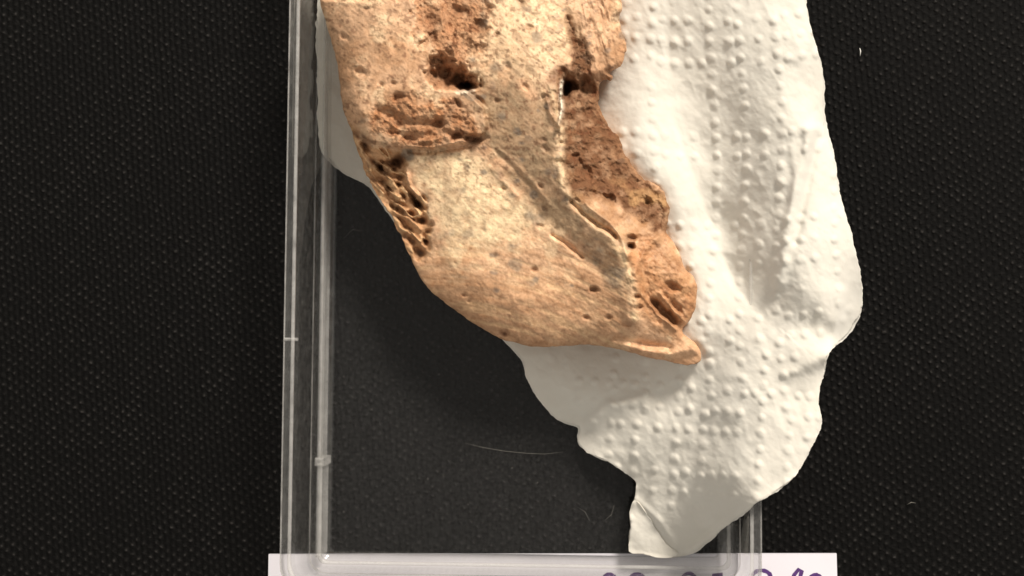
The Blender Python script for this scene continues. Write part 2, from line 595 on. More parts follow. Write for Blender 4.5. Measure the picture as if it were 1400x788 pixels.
    y465 = P(410, 466, RIM_Z)[1]-loc[1]
    xl = -hw+WALL_T
    bar('inner_rail', xl+0.0007, xl+0.0016, -hh+0.004, y630, zi+0.0003, zi+0.006)
    bar('inner_rail', xl+0.0007, xl+0.0013, y630+0.0006, hh-0.004, zi+0.0003, zi+0.006)
    bar('moulding_nick', xl+0.0004, xl+0.0020, y630-0.0004, y630+0.0010, zi+0.0003, zi+0.0066)
    bar('moulding_nick', -ro+0.0001, -ro+WALL_T+0.0003, y465-0.00025, y465+0.00025, hz-0.0012, hz+0.0003)
    tag(root, 'clear plastic open specimen box holding the paper towel and bone', 'box')


build_box()

# silhouette of the bone (pixels) and its height there (mm); the towel gives way to it
BONE = [(437, 0), (445, 30), (455, 62), (462, 95), (466, 130), (470, 152), (479, 175), (484, 190), (491, 208), (497, 232),
        (506, 252), (520, 272), (533, 292), (545, 315), (555, 340), (566, 362), (576, 382), (590, 400), (612, 417), (640, 437),
        (668, 455), (692, 466), (718, 472), (750, 475), (790, 472), (825, 474), (855, 481), (890, 490), (925, 497), (945, 499),
        (956, 496), (959, 488), (955, 475), (945, 465), (935, 456), (934, 447), (943, 438), (951, 420), (953, 396), (948, 378),
        (938, 368), (928, 345), (917, 326), (911, 317), (914, 303), (915, 284), (909, 265), (895, 251), (878, 243), (865, 228),
        (855, 210), (850, 192), (840, 181), (828, 165), (820, 146), (818, 122), (823, 111), (834, 112), (838, 105), (836, 98),
        (848, 92), (854, 79), (855, 64), (850, 45), (848, 20), (850, 0), (846, -35), (825, -75), (760, -105), (640, -118),
        (520, -105), (460, -75), (438, -35)]
SIL_CP = [(440, 0, 22), (466, 130, 21), (490, 205, 20), (545, 315, 18.5), (590, 400, 18), (700, 468, 17), (800, 473, 17.5), (880, 488, 18.5), (950, 497, 19), (955, 480, 19.5), (940, 440, 21),
          (950, 390, 22), (912, 318, 22), (912, 270, 23), (855, 210, 23), (820, 140, 23), (836, 100, 26), (855, 60, 26), (848, 0, 27), (640, -110, 24), (480, -80, 22)]

# ------------------------------------------------------------------ paper towel
TOWEL = [(1098, -60), (1101, 0), (1110, 40), (1120, 75), (1126, 120), (1127, 170), (1137, 205), (1146, 250), (1155, 290),
         (1168, 335), (1176, 365), (1181, 400), (1178, 425), (1165, 450), (1150, 467), (1134, 484), (1127, 505), (1122, 535),
         (1121, 565), (1116, 595), (1105, 620), (1095, 640), (1083, 655), (1055, 675), (1030, 692), (1000, 715), (975, 735),
         (948, 756), (925, 761), (905, 763), (880, 758), (860, 754), (862, 722), (861, 700), (867, 684), (869, 662),
         (855, 648), (830, 632), (806, 621), (793, 608), (790, 595), (792, 584), (780, 581), (760, 573), (742, 555),
         (728, 535), (718, 515), (714, 495), (705, 483), (690, 466), (660, 430), (600, 380), (560, 330), (525, 285),
         (505, 258), (480, 242), (456, 223), (439, 202), (435, 170), (434, 120), (433, 60), (433, 0), (430, -60),
         (440, -150), (600, -175), (800, -180), (1000, -175), (1080, -150)]
TOWEL_CP = [  # x, y, height in mm
    (430, -60, 5), (436, 60, 5), (438, 150, 4.5), (450, 210, 4), (490, 240, 4), (530, 285, 5), (600, 370, 7), (690, 462, 8),
    (600, 200, 8), (700, 350, 8), (650, 60, 9), (780, 100, 12), (560, 80, 8), (830, 300, 15), (860, 400, 14),
    (715, 500, 8), (742, 555, 6.5), (790, 590, 5.5), (800, 545, 11), (806, 622, 8), (869, 655, 10), (862, 700, 5.5), (861, 752, 3.2),
    (905, 762, 3.0), (946, 755, 5), (840, 490, 13), (870, 580, 16), (930, 640, 18.5), (900, 700, 11.5), (960, 590, 24), (950, 520, 24),
    (1000, 712, 21), (1015, 701, 29), (1030, 690, 33.5), (1056, 674, 35.0), (1085, 653, 36), (1025, 640, 34), (985, 640, 28), (1060, 600, 35.5), (1020, 580, 34),
    (1116, 595, 36), (1121, 560, 36), (1127, 505, 36), (1134, 486, 38), (1090, 540, 36), (1020, 530, 34),
    (1150, 466, 25), (1166, 450, 20), (1180, 410, 22), (1140, 440, 35.5), (1146, 405, 37), (1172, 350, 35), (1148, 255, 36), 
    (1127, 170, 36), (1124, 100, 38), (1101, 0, 39), (1080, -80, 39),
    (1108, 175, 41.5), (1092, 250, 41.8), (1076, 320, 41.2), (1066, 385, 39), (1088, 60, 42), (1075, 440, 37.5), (1110, 450, 37.5),
    (1010, -60, 36), (1010, 50, 37), (1015, 130, 36.5), (1020, 200, 35.5), (1022, 270, 34.8), (1026, 340, 34.5), (1035, 400, 34.5), (1030, 470, 34),
    (950, 60, 30.5), (930, 130, 28.5), (870, 40, 28), (862, 130, 27), (885, 195, 31), (955, 200, 29.5),
    (900, 235, 31.8), (935, 285, 31.8), (955, 360, 31.2), (985, 430, 31.5), (945, 460, 28), (975, 480, 28.5), (985, 300, 29), (995, 370, 30),
]


def towel_dots():
    """embossed plaid of dots; returns array of x, y, radius, height(mm)"""
    out = []
    def warp(u, v):
        # u across, v down the sheet: columns fan out slightly and lean with the folds
        x = u + 0.030*(v-100)*((u-980)/150) + (6*math.sin(v/70.0+u/90.0))
        y = v + 9*math.sin((u-850)/75.0) + 0.10*(u-980)*0
        return x, y
    us = [855, 895, 975, 1014, 1062, 1140]
    vs = [20, 48, 78, 178, 206, 300, 328, 356, 430, 458]
    for u in us:
        v = -150.0
        while v < 560:
            x, y = warp(u, v)
            out.append((x, y)); v += 22.0
    for v in vs:
        u = 835.0
        while u < 1150:
            x, y = warp(u, v)
            if all(abs(u-k) > 9 for k in us): out.append((x, y))
            u += 18.5
    # lower flap, turned a little
    c, s_ = math.cos(math.radians(4)), math.sin(math.radians(4))
    for u in [-95, -60, -5, 32, 110, 150]:
        for k in range(-5, 9):
            v = k*21.5
            out.append((930+u*c-v*s_, 585+u*s_+v*c))
    for v in [-55, -27, 1, 60, 88]:
        for k in range(-7, 12):
            u = k*18.5-10
            out.append((930+u*c-v*s_+3*math.sin(k), 585+u*s_+v*c))
    pts = []
    for x, y in out:
        if 712 < y: continue
        if x < 850 and y < 470: continue
        if any((x-a)**2+(y-b)**2 < 13**2 for a, b, *_ in pts[-260:]): continue
        if random.random() < 0.03: continue
        pts.append((x+random.uniform(-.8, .8), y+random.uniform(-.8, .8), random.uniform(4.6, 6.0), random.uniform(0.24, 0.40)))
    return pts


def tilt(z, x):
    """the bone lies tipped up towards the right wall"""
    return 5+0.6*z+0.010*np.maximum(x-600, 0)


def towel_height(x, y):
    z = 0.69*rbf(TOWEL_CP, x, y, 100, 2e-3)
    z += 0.25*fbm(x, y, 60, 3, 11)+0.07*fbm(x, y, 9, 3, 21)-0.22*np.abs(fbm(x, y, 46, 3, 22))-0.12*np.abs(aniso(x, y, 70, 60, 22, 2, 23))
    # creases: (polyline, height mm, width px)
    for pts, hgt, wd in [
        ([(1135, 484), (1105, 500), (1075, 512)], 0.5, 9),
        ([(1108, 178), (1092, 250), (1076, 320), (1066, 385)], 1.2, 9),
        ([(1118, 190), (1100, 270), (1088, 330)], -0.9, 6),
        ([(1150, 400), (1146, 430), (1138, 478)], 0.9, 6),
        ([(793, 586), (830, 560), (880, 545)], 0.7, 9),
        ([(868, 683), (900, 712), (925, 745)], 0.5, 6),
        ([(1088, 655), (1040, 684), (985, 722), (945, 752)], 0.8, 7),
        ([(1082, 200), (1088, 240), (1080, 300)], 0.3, 5), ([(1096, 190), (1098, 225), (1085, 290), (1072, 340)], -0.3, 5)]:
        d = line_d(x, y, pts)
        z += hgt*np.exp(-(d/wd)**2)
    # sharp valley fold running down beside the bone: (x, y, depth mm)
    VL = [(912, -80, 1.2), (915, 60, 1.3), (922, 150, 1.7), (935, 205, 2.2), (957, 262, 2.7), (980, 330, 2.9), (1012, 400, 2.3), (1062, 445, 0.8)]
    bd = np.full_like(x, 1e9); sg = np.zeros_like(x); am = np.zeros_like(x)
    for a, b in zip(VL[:-1], VL[1:]):
        dd, tt = seg_d(x, y, a[:2], b[:2])
        cr_ = (b[0]-a[0])*(y-a[1])-(b[1]-a[1])*(x-a[0])
        m = dd < bd
        bd = np.where(m, dd, bd); sg = np.where(m, -np.sign(cr_), sg); am = np.where(m, a[2]+(b[2]-a[2])*tt, am)
    am = am*smooth(520, 430, y)
    sr = np.sqrt(bd*bd+9)
    wdt = 48+14*np.clip(sg*bd/8, -1, 1)
    z -= am*np.exp(-sr/wdt)
    # where the bone presses it down
    ob = np.maximum(-poly_sdf(x, y, BONE), 0)
    cap = tilt(rbf(SIL_CP, x, y, 100, 1e-2), x)-0.7+0.12*ob
    z = np.where(ob < 120, -np.logaddexp(-z*1.5, -cap*1.5)/1.5, z)
    for (a, b, r, h) in DOTS:
        m = (np.abs(x-a) < 3*r) & (np.abs(y-b) < 3*r)
        d2 = ((x[m]-a)**2+(y[m]-b)**2)/(r*r)
        z[m] += h*np.exp(-d2**1.7)
    return z


DOTS = towel_dots()


def build_towel():
    outline = catmull(TOWEL, 3)
    def f(x, y):
        return poly_sdf(x, y, outline)-0.8+1.3*fbm(x, y, 8, 4, 31)+1.2*fbm(x, y, 34, 2, 32)
    x, y, t, b = clip_grid(420, 1190, -185, 770, 1.9, f)
    zz = towel_height(x, y)
    zz = np.maximum(zz, FLOOR_Z*1000+0.15)
    v = P(x, y, zz*MM)
    c0 = np.array([v[:, 0].mean(), v[:, 1].mean(), 0.0])
    root = empty('paper_towel', c0+np.array([0, 0, FLOOR_Z]))
    o = mesh_obj('sheet', v-np.array(root.location), t, M_towel, root)
    sol = o.modifiers.new('thickness', 'SOLIDIFY'); sol.thickness = 0.00013; sol.offset = -1
    # second ply, peeking out unevenly below the first
    def f2(x, y):
        return poly_sdf(x, y, outline)+0.6+1.2*fbm(x, y, 8, 3, 33)+2.6*fbm(x, y, 45, 2, 34)
    x, y, t, b = clip_grid(420, 1190, -185, 770, 3.0, f2)
    zz = np.maximum(towel_height(x, y)-0.35-0.25*fbm(x, y, 30, 2, 35), FLOOR_Z*1000+0.04)
    o3 = mesh_obj('under_ply', P(x, y, zz*MM)-np.array(root.location), t, M_towel, root)
    # turned-over corner at the front
    FL = [(868, 684), (861, 700), (862.5, 722), (860, 754), (880, 758), (905, 763), (928, 759), (912, 745), (899, 727), (886, 706)]
    fo = catmull(FL, 3)
    x, y, t, b = clip_grid(850, 940, 670, 775, 2.0, lambda a, c: poly_sdf(a, c, fo)+0.4*fbm(a, c, 8, 2, 5))
    e = np.clip(line_d(x, y, [(868, 684), (886, 706), (899, 727), (912, 745), (928, 759)])/40, 0, 1)
    zz = np.maximum(towel_height(x, y), FLOOR_Z*1000+0.15)+0.35+2.2*np.sin(np.clip(e, 0, 1)*math.pi*0.6)*0.8
    v = P(x, y, zz*MM)
    o2 = mesh_obj('folded_corner', v-np.array(root.location), t, M_towel, root)
    sol = o2.modifiers.new('thickness', 'SOLIDIFY'); sol.thickness = 0.00013; sol.offset = -1
    tag(root, 'crumpled white embossed paper towel spilling over the clear box side', 'paper towel')


build_towel()

# ------------------------------------------------------------------ bone
BONE_CP = [
    (520, 80, 33), (480, 100, 28), (600, 15, 36), (560, 150, 33.5), (500, 20, 32), (470, 20, 28), (630, 150, 34), (500, 160, 30), (650, -60, 35), (520, -60, 31), (780, -60, 35),
    (690, 60, 38.5), (700, 140, 36.5), (745, 60, 38), (720, 10, 38), (820, 30, 34), (835, 80, 31), (745, 110, 37.5),
    (530, 250, 23), (560, 320, 22.5),
    (580, 230, 28.5), (640, 280, 29.5), (700, 340, 28.6), (610, 340, 25.5), (655, 395, 27), (750, 410, 27), (700, 440, 26), (800, 430, 26), (620, 245, 30), (660, 225, 31.5),
    (720, 230, 33.5), (770, 300, 32.6), (825, 370, 30.6), (835, 420, 28.6), (735, 280, 31.5), (800, 350, 30.4),
    (768, 160, 36.5), (765, 230, 36), (785, 275, 35), (820, 310, 34), (850, 345, 33), (862, 400, 31), (866, 440, 28),
    (800, 150, 30), (815, 210, 31), (860, 250, 29), (890, 280, 28), (840, 290, 32),
    (890, 340, 29.5), (925, 390, 27.5), (900, 420, 26.5), (910, 450, 24.5), (880, 470, 22.5), (942, 482, 21.5), (860, 466, 24.5)]

PITS = []          # x, y, r, depth mm, ellipse ratio, angle, darkness
for a in [(640, 117, 5.5, 3.0, 1.4, 15, 1), (618, 106, 15, 2.4, 1.4, 25, .5), (602, 95, 14, 1.6, 1.0, 0, .4), (630, 113, 8, 2.4, 1.4, 25, .8),
          (775, 121, 6, 6.0, 1.9, 95, 1.0), (783, 117, 7, 3, 1.2, 60, .7), (802, 120, 10, 1.3, 1.2, 0, .35),
          # spongy left edge
          (545, 219, 8, 4.5, 1.3, 130, 1), (536, 224, 6, 3.5, 2.0, 10, .9), (499, 199, 6, 3.5, 1.6, 55, 1), (489, 187, 4, 2.5, 1.8, 50, .9),
          (515, 226, 4, 3, 2.8, 50, 1), (525, 236, 4, 3, 3.0, 35, 1), (539, 231, 3.5, 2.5, 1, 0, .9), (510, 246, 4, 2.4, 1.5, 45, .7), (522, 247, 4.5, 2.2, 2.5, 35, .6), (545, 253, 3.5, 2.5, 1.3, 45, .8),
          (566, 274, 5, 4.5, 2.6, 60, 1), (574, 281, 4.5, 4.5, 3.0, 60, 1), (578, 302, 6, 4, 1.1, 0, 1), (562, 292, 4, 3, 1.4, 30, .8), (540, 284, 4, 3, 2.8, 30, .9),
          (551, 303, 3.5, 2.6, 2.6, 35, .7), (559, 313, 3.5, 2.6, 2.4, 35, .7), (582, 330, 5, 3.6, 1.2, 50, 1), (575, 346, 6.5, 4, 1.3, 40, 1), (565, 331, 4, 2.6, 1.4, 60, .85), (555, 325, 4, 2.4, 1.4, 60, .8),
          (590, 306, 3, 2, 1.4, 60, .6), (552, 268, 3.5, 2.2, 1.5, 70, .7), (533, 262, 3.5, 2.0, 2.0, 40, .6), (528, 270, 3.0, 2.0, 1.5, 40, .5), (547, 242, 4, 2.5, 1.2, 90, .8), (586, 317, 3.5, 2, 1.2, 0, .6),
          # right lower
          (863, 326, 4, 2.0, 1, 0, .9), (862, 337, 4.5, 2.2, 1, 0, .95), (906, 425, 5.5, 1.5, 3.2, 45, .5), (893, 413, 4, 1.8, 1.3, 45, .95), (920, 436, 5, 1.0, 2.2, 45, .4), (925, 420, 4, 1.4, 2.6, 50, .4), (921, 392, 6, 1.3, 1.5, 30, .5), (871, 406, 3, 1.8, 1, 0, .9), (874, 420, 3, 1.2, 1, 0, .6), (858, 443, 4, 1.2, 1.6, 10, .5),
          # sediment cracks
          (787, 214, 3.5, 1.2, 2.0, 130, .8), (800, 236, 6, 1.0, 1.5, 40, .5), (793, 223, 3.5, 1.0, 2.0, 60, .6), (815, 268, 5, 1.2, 1.3, 0, .4), (835, 272, 5, 1.2, 1.3, 0, .5), (885, 275, 4, 1.6, 1.6, 40, .6),
          # foramina of the lower body
          (813, 396, 3.4, 1.6, 1, 0, .95), (731, 369, 3.0, 1.0, 1.3, 10, .75), (802, 434, 2.8, 1.0, 1.2, 0, .8), (833, 434, 2.8, 1.0, 1, 0, .7), (634, 404, 2.8, .8, 1.3, 0, .8), (641, 412, 2, .6, 1, 0, .6), (690, 457, 4.5, 1.6, 1.6, 10, .85), (738, 309, 3, .8, 1.4, 0, .6),
          # upper lobe
          (469, 50, 3.2, .9, 1.2, 40, .7), (491, 97, 5, .8, 1.3, 0, .5), (500, 12, 3, .7, 1, 0, .6), (538, 114, 3.5, 1, 1, 0, .7), (521, 116, 2.5, .7, 1, 0, .6), (545, 132, 6, 1.2, 1.4, 0, .5), (627, 142, 4, 2.0, 1.6, 60, .85),
          (628, 15, 6, 0.7, 1.8, 10, .6), (572, 44, 4, 1.0, 1.4, 30, .6), (590, 30, 9, 0.7, 1.3, 60, .4), (593, 50, 5, 0.7, 1.6, 100, .45), (615, 70, 4, 0.8, 1.6, 120, .5), (640, 60, 5, .6, 1.5, 90, .4), (655, 35, 6, 1.0, 1.3, 90, .4),
          (625, 185, 6, 1.6, 1.6, 10, .8), (645, 190, 6, 1.6, 1.8, 0, .8), (600, 168, 6, 1.1, 1.3, 0, .5), (560, 190, 5, 1.3, 2.2, 10, .7), (580, 198, 5, 1.4, 2.2, 0, .7), (545, 170, 5, 1.1, 1.8, 30, .5),
          (680, 47, 3, .7, 1.5, 0, .6), (694, 90, 4, .7, 1.4, 60, .5), (712, 3, 4, .9, 1.4, 0, .6), (725, 38, 4, .8, 1.4, 0, .6), (718, 118, 3.5, .7, 1.2, 60, .5), (655, 137, 4, .8, 1.3, 40, .55), (745, 132, 4, 1.2, 1, 0, .8), (680, 138, 3, .7, 1, 0, .6),
          (689, 258, 3, .8, 1, 0, .6), (746, 204, 3.2, .7, 1.3, 60, .6), (739, 255, 3, .9, 1.2, 40, .7), (745, 285, 3, .8, 1.2, 40, .7), (745, 192, 2.6, .6, 1, 0, .5)]:
    PITS.append(a)


def build_bone():
    outline = catmull(BONE, 3)
    def sd(x, y):
        rough = 1.1+1.6*smooth(700, 860, x)*smooth(330, 240, y)+1.3*smooth(600, 500, x)*smooth(170, 230, y)*smooth(390, 340, y)
        return poly_sdf(x, y, outline)+rough*fbm(x, y, 13, 3, 41)
    x, y, t, bnd = clip_grid(425, 970, -125, 508, 1.3, sd)
    d = np.maximum(sd(x, y), 0); d[bnd] = 0
    soft = lambda pts, f=6, n=5, s=51: smooth(-f, f, poly_sdf(x, y, pts)+n*fbm(x, y, 16, 3, s))

    # ---- regions
    sed_r = soft([(770, 100), (790, 95), (815, 112), (818, 130), (822, 150), (840, 180), (852, 200), (868, 232), (895, 252), (916, 280), (914, 312), (895, 315), (875, 300), (850, 292), (838, 272), (815, 268), (790, 275), (768, 235), (766, 180)], 9, 6)
    sed_gap = soft([(776, 22), (788, 40), (800, 65), (812, 85), (806, 100), (785, 98), (778, 60)], 5, 5)
    sed_rim = soft([(745, 110), (760, 90), (800, 88), (836, 98), (835, 110), (815, 115), (790, 103), (770, 108), (767, 165), (750, 150)], 4, 5)
    sed_u = soft([(585, -40), (660, -50), (668, 0), (665, 40), (655, 80), (640, 95), (645, 118), (628, 128), (600, 122), (585, 100), (590, 75), (570, 40), (572, 0)], 8, 12)
    ledge = soft([(512, 142), (540, 128), (580, 135), (625, 130), (640, 150), (662, 182), (655, 194), (625, 197), (600, 203), (565, 203), (540, 200), (515, 180), (503, 158)], 7, 10)
    spong = soft([(476, 170), (492, 188), (515, 205), (548, 207), (556, 225), (560, 250), (582, 272), (592, 305), (590, 330), (588, 352), (572, 362), (520, 300), (480, 215)], 4, 7)
    pale = soft([(560, 208), (600, 205), (650, 210), (690, 250), (735, 290), (720, 320), (680, 345), (620, 350), (598, 330), (600, 300), (588, 270), (565, 250)], 18, 20)
    gband = soft([(640, 125), (700, 110), (755, 150), (765, 230), (790, 285), (845, 340), (860, 400), (845, 385), (800, 350), (745, 300), (690, 240), (655, 195)], 12, 14)
    fin = soft([(868, 320), (910, 318), (930, 345), (952, 385), (950, 425), (930, 450), (890, 445), (868, 420), (862, 350)], 6, 8)

    # ---- height
    z = tilt(rbf(BONE_CP, x, y, 100, 3e-3), x)
    # step: upper lobe stands above the pale plate
    st = soft([(440, 150), (484, 188), (520, 200), (560, 204), (600, 204), (640, 196), (662, 184), (668, 160), (640, 120), (600, 0), (440, 0)], 3.0, 3)
    z += 1.5*(st-0.5)
    # crest bounding the sediment
    cr = [(752, 120), (760, 150), (767, 175), (764, 225), (772, 258), (785, 277), (812, 305), (838, 326), (852, 347), (860, 375), (864, 405), (868, 435)]
    dcr = line_d(x, y, cr)+3.0*fbm(x, y, 30, 3, 61)
    z += 0.95*np.exp(-(np.maximum(dcr, 0)/13.0)**1.4)+0.45*fbm(x, y, 26, 4, 65)*np.exp(-(dcr/9)**2)
    # thin upright bone sliver in the cavity
    ds = line_d(x, y, [(769, 112), (767, 128), (768, 150), (764, 172)])
    z += 1.5*np.exp(-(ds/2.6)**2)
    # split groove beside the crest
    dg = line_d(x, y, [(782, 277), (800, 294), (818, 308), (836, 318), (842, 324)])+0.8*fbm(x, y, 9, 2, 62)
    z -= 1.5*np.exp(-(dg/3.4)**2)
    # second ridge parallel inside sediment edge
    dr2 = line_d(x, y, [(790, 268), (812, 288), (836, 306), (850, 326), (858, 350)])
    z += 0.9*np.exp(-(dr2/4.0)**2)
    # groove between pale plate and grey band
    for pts, dep, w in [([(700, 243), (722, 268), (745, 300), (775, 328), (800, 352), (826, 372)], 0.4, 9),
                        ([(755, 322), (778, 336), (796, 352)], 0.8, 2.6),
                        ([(660, 192), (690, 216), (720, 248), (742, 272)], 0.3, 4.5),
                        ([(560, 207), (600, 207), (640, 200), (660, 188)], 0.9, 3.5),
                        ([(776, 22), (784, 50), (792, 78)], 0.7, 9),
                        ([(520, 150), (560, 168), (600, 172)], 0.9, 6),
                        ([(533, 180), (570, 188), (610, 180)], 0.8, 5),
                        ([(840, 464), (880, 470), (915, 476)], 0.7, 5),
                        ([(893, 412), (912, 432), (928, 446)], 0.5, 5),
                        ([(872, 345), (880, 375), (886, 400)], 0.6, 6)]:
        dd = line_d(x, y, pts)+1.4*fbm(x, y, 14, 2, 63)
        z -= dep*np.exp(-(dd/w)**2)
    for pts, hh, w in [([(655, 186), (690, 212), (730, 252), (750, 280)], 0.22, 4.0),
                       ([(668, 228), (690, 250), (706, 268)], 0.2, 4.0),
                       ([(842, 472), (880, 480), (915, 484), (945, 478)], 0.9, 7),
                       ([(880, 405), (900, 430), (925, 450)], 0.6, 2.5), ([(902, 402), (922, 425), (936, 440)], 0.5, 2.5),
                       ([(868, 372), (884, 338), (900, 324)], 0.6, 4), ([(880, 300), (895, 288), (890, 270)], 0.7, 4), ([(903, 270), (911, 290), (906, 308)], 0.6, 4),
                       ([(632, 127), (648, 124)], 0.6, 3), ([(745, 128), (752, 155), (768, 180)], 0.5, 3),
                       # trabecular struts
                       ([(488, 195), (508, 222), (530, 243), (548, 250)], 0.7, 2.0), ([(494, 215), (520, 255), (545, 270)], 0.7, 2.0),
                       ([(505, 240), (535, 275), (560, 290)], 0.6, 2.0), ([(535, 290), (560, 300), (575, 315)], 0.6, 2.0), ([(548, 312), (565, 322), (580, 338)], 0.6, 2.0),
                       ([(555, 235), (560, 255), (572, 268)], 0.6, 2.4), ([(568, 268), (580, 290)], 0.9, 1.6)]:
        dd = line_d(x, y, pts)+1.0*fbm(x, y, 10, 2, 64)
        z += hh*np.exp(-(dd/w)**2)
    sed = np.clip(sed_r+sed_gap+sed_rim*0.8+sed_u*0.9, 0, 1)
    z -= 1.3*sed_r+0.8*sed_u+0.6*sed_gap
    rec = soft([(586, 78), (604, 70), (630, 86), (650, 119), (626, 125), (602, 123), (584, 104)], 9, 9)
    z -= rec*(0.9+1.3*smooth(590, 640, x))+0.5*rec*fbm(x, y, 14, 3, 67)
    # fibrous honeycomb on the broken edge
    hn = np.abs(aniso(x, y, 52, 30, 11, 2, 66))
    cell = spong*smooth(0.07, 0.32, hn)
    z -= 0.75*cell
    # textures
    rough = np.clip(0.95*sed+0.9*ledge+0.3*spong+0.75*fin, 0, 1)
    z += 0.16*fbm(x, y, 40, 3, 71)
    z += rough*(0.34*fbm(x, y, 15, 4, 72)+0.18*(1-np.abs(fbm(x, y, 9, 3, 73))*2))
    z += (sed_r+0.5*fin)*0.45*fbm(x, y, 30, 3, 78)
    z += np.clip(sed_r+0.5*sed_u, 0, 1)*(0.26*fbm(x, y, 11, 4, 79)-0.22*smooth(0.25, 0.7, fbm(x, y, 18, 3, 80)))
    z += (1-rough)*(0.05*aniso(x+0.0006*(y-300)**2, y-0.0012*(x-650)**2, 8, 60, 6, 3, 97)*smooth(300, 360, y)+0.09*fbm(x, y, 8, 3, 75))
    rl = smooth(785, 800, x)*smooth(110, 95, y)
    z += rl*0.35*aniso(x, y, 78, 40, 7, 3, 76)
    # many tiny vascular pits
    dark = np.zeros_like(x)
    pn = fbm(x, y, 10, 2, 77)
    pl = list(PITS)
    for k in range(420):
        a = random.uniform(440, 955); b = random.uniform(-100, 490)
        r = random.choice([1.3, 1.5, 1.8, 2.2]); dens = 1.0 if b < 240 else 0.45
        if random.random() > dens: continue
        pl.append((a, b, r*random.uniform(.9, 1.3), random.uniform(.05, .22), random.uniform(1, 2.2), random.uniform(-20, 90), random.uniform(.2, .6)))
    for k in range(18):
        tt = random.random()
        a = 487+95*tt+random.uniform(-6, 20); b = 185+175*tt+random.uniform(-12, 8)
        pl.append((a, b, random.uniform(1.8, 3.4), random.uniform(.5, 1.1), random.uniform(1.4, 2.8), random.uniform(20, 70), random.uniform(.4, .9)))
    for (a, b, r, dep, el, ang, dk) in pl:
        if r <= 4 and not (a < 595 and 180 < b < 370):
            el = max(el, 1.5); dep *= 0.55; dk *= 0.75
        R = 2.4*r*el
        m = (np.abs(x-a) < R) & (np.abs(y-b) < R)
        if not m.any(): continue
        c, s_ = math.cos(math.radians(ang)), math.sin(math.radians(ang))
        dx, dy = x[m]-a, y[m]-b
        uu = (dx*c+dy*s_)/el; vv = -dx*s_+dy*c
        q2 = (uu*uu+vv*vv)/(r*r)*np.clip(1+0.6*pn[m], 0.4, 2.0)
        g = np.exp(-q2**1.6)
        z[m] -= (dep*0.46 if a < 595 and 180 < b < 370 else dep)*g
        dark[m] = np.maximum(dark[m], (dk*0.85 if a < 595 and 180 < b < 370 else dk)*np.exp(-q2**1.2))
    # ---- round off to the silhouette
    zs = tilt(rbf(SIL_CP, x, y, 100, 1e-2), x)
    rad = rbf([(440, 0, 40), (466, 130, 34), (490, 205, 28), (545, 315, 44), (590, 400, 92), (700, 468, 82), (800, 473, 44), (860, 482, 14), (955, 485, 9), (940, 440, 14),
               (950, 390, 18), (912, 318, 16), (912, 270, 18), (855, 210, 14), (820, 140, 10), (836, 100, 14), (855, 60, 20), (848, 0, 26), (640, -110, 40), (480, -80, 40)], x, y, 100, 1e-2)
    rad = np.clip(rad, 8, 100)
    q_ = np.clip(d/rad, 0, 1)
    prof = np.sqrt(1-(1-q_)**2)
    ztop = zs+(z-zs)*prof
    ztop[bnd] = zs[bnd]
    # underside
    q2 = np.clip(d/70, 0, 1)
    zb0 = 5.3+0.5*fbm(x, y, 60, 3, 81)
    zbot = zs-(zs-zb0)*np.sqrt(1-(1-q2)**2)**1.2+0.3*fbm(x, y, 20, 2, 82)*q2
    zbot = np.minimum(zbot, ztop-0.6*smooth(0, 3, d))
    zbot[bnd] = zs[bnd]

    # ---- tint (base colour, with a little light correction put in)
    tan = lin(226, 180, 146); crm = lin(236, 201, 166); org = lin(206, 155, 117); pal = lin(252, 222, 178)
    gry = lin(184, 152, 122); brn = lin(124, 84, 58); dbr = lin(110, 66, 42); drk = lin(52, 30, 20); wht = lin(236, 208, 172)
    c = np.tile(tan, (len(x), 1))
    def lay(c, colr, w):
        w = np.clip(w, 0, 1)[:, None]
        return c*(1-w)+colr*w
    n1 = fbm(x, y, 70, 4, 91); n2 = fbm(x, y, 26, 4, 92); n3 = fbm(x, y, 12, 3, 93)
    c = lay(c, org, smooth(0.0, 0.8, n1)*0.7+0.5*smooth(40, -10, d))
    c = lay(c, crm, smooth(0.1, 0.7, n2)*0.8)
    c = lay(c, lin(194, 148, 114), 0.75*smooth(340, 400, y)*smooth(880, 840, x))
    c = lay(c, crm, 0.75*soft([(660, -40), (770, -40), (780, 40), (770, 80), (740, 120), (690, 110), (660, 90)], 20, 14))
    c = lay(c, lin(244, 213, 176), pale*(0.85+0.4*n3))
    c = lay(c, lin(172, 142, 114), gband*(0.85+0.5*n2))
    # grey stains
    for (a, b, r, w) in [(680, 92, 16, .6), (735, 48, 12, .55), (655, 25, 9, .4), (703, 338, 10, .7), (640, 320, 12, .45), (705, 362, 9, .5), (770, 225, 18, .3), (735, 300, 14, .45), (840, 380, 22, .55), (820, 350, 16, .6), (553, 212, 9, .8), (615, 318, 9, .4), (500, 165, 8, .4), (645, 130, 9, .6), (760, 380, 12, .25)]:
        q3 = np.hypot(x-a, (y-b)*1.2)+5*n3+4*n2
        c = lay(c, lin(138, 126, 114), w*smooth(r, r*0.35, q3))
    for k in range(150):
        a, b = random.uniform(600, 860), random.uniform(-40, 400)
        if (b > 180 and a < 560+0.2*b) or random.random() < 0.3: continue
        r = random.uniform(4, 9)
        m = (np.abs(x-a) < 16) & (np.abs(y-b) < 16)
        q3 = np.hypot(x[m]-a, (y[m]-b)*random.uniform(.8, 1.6))+4*n3[m]
        w = (random.uniform(.3, .7)*smooth(r, r*0.2, q3))[:, None]
        c[m] = c[m]*(1-w)+lin(122, 112, 106)*w
    body = smooth(300, 350, y)*smooth(880, 850, x)
    fb = aniso(x+0.0006*(y-300)**2, y-0.0012*(x-650)**2, 8, 60, 6, 3, 97)
    c = lay(c, lin(186, 134, 94), body*0.4*smooth(0.1, 0.7, fb))
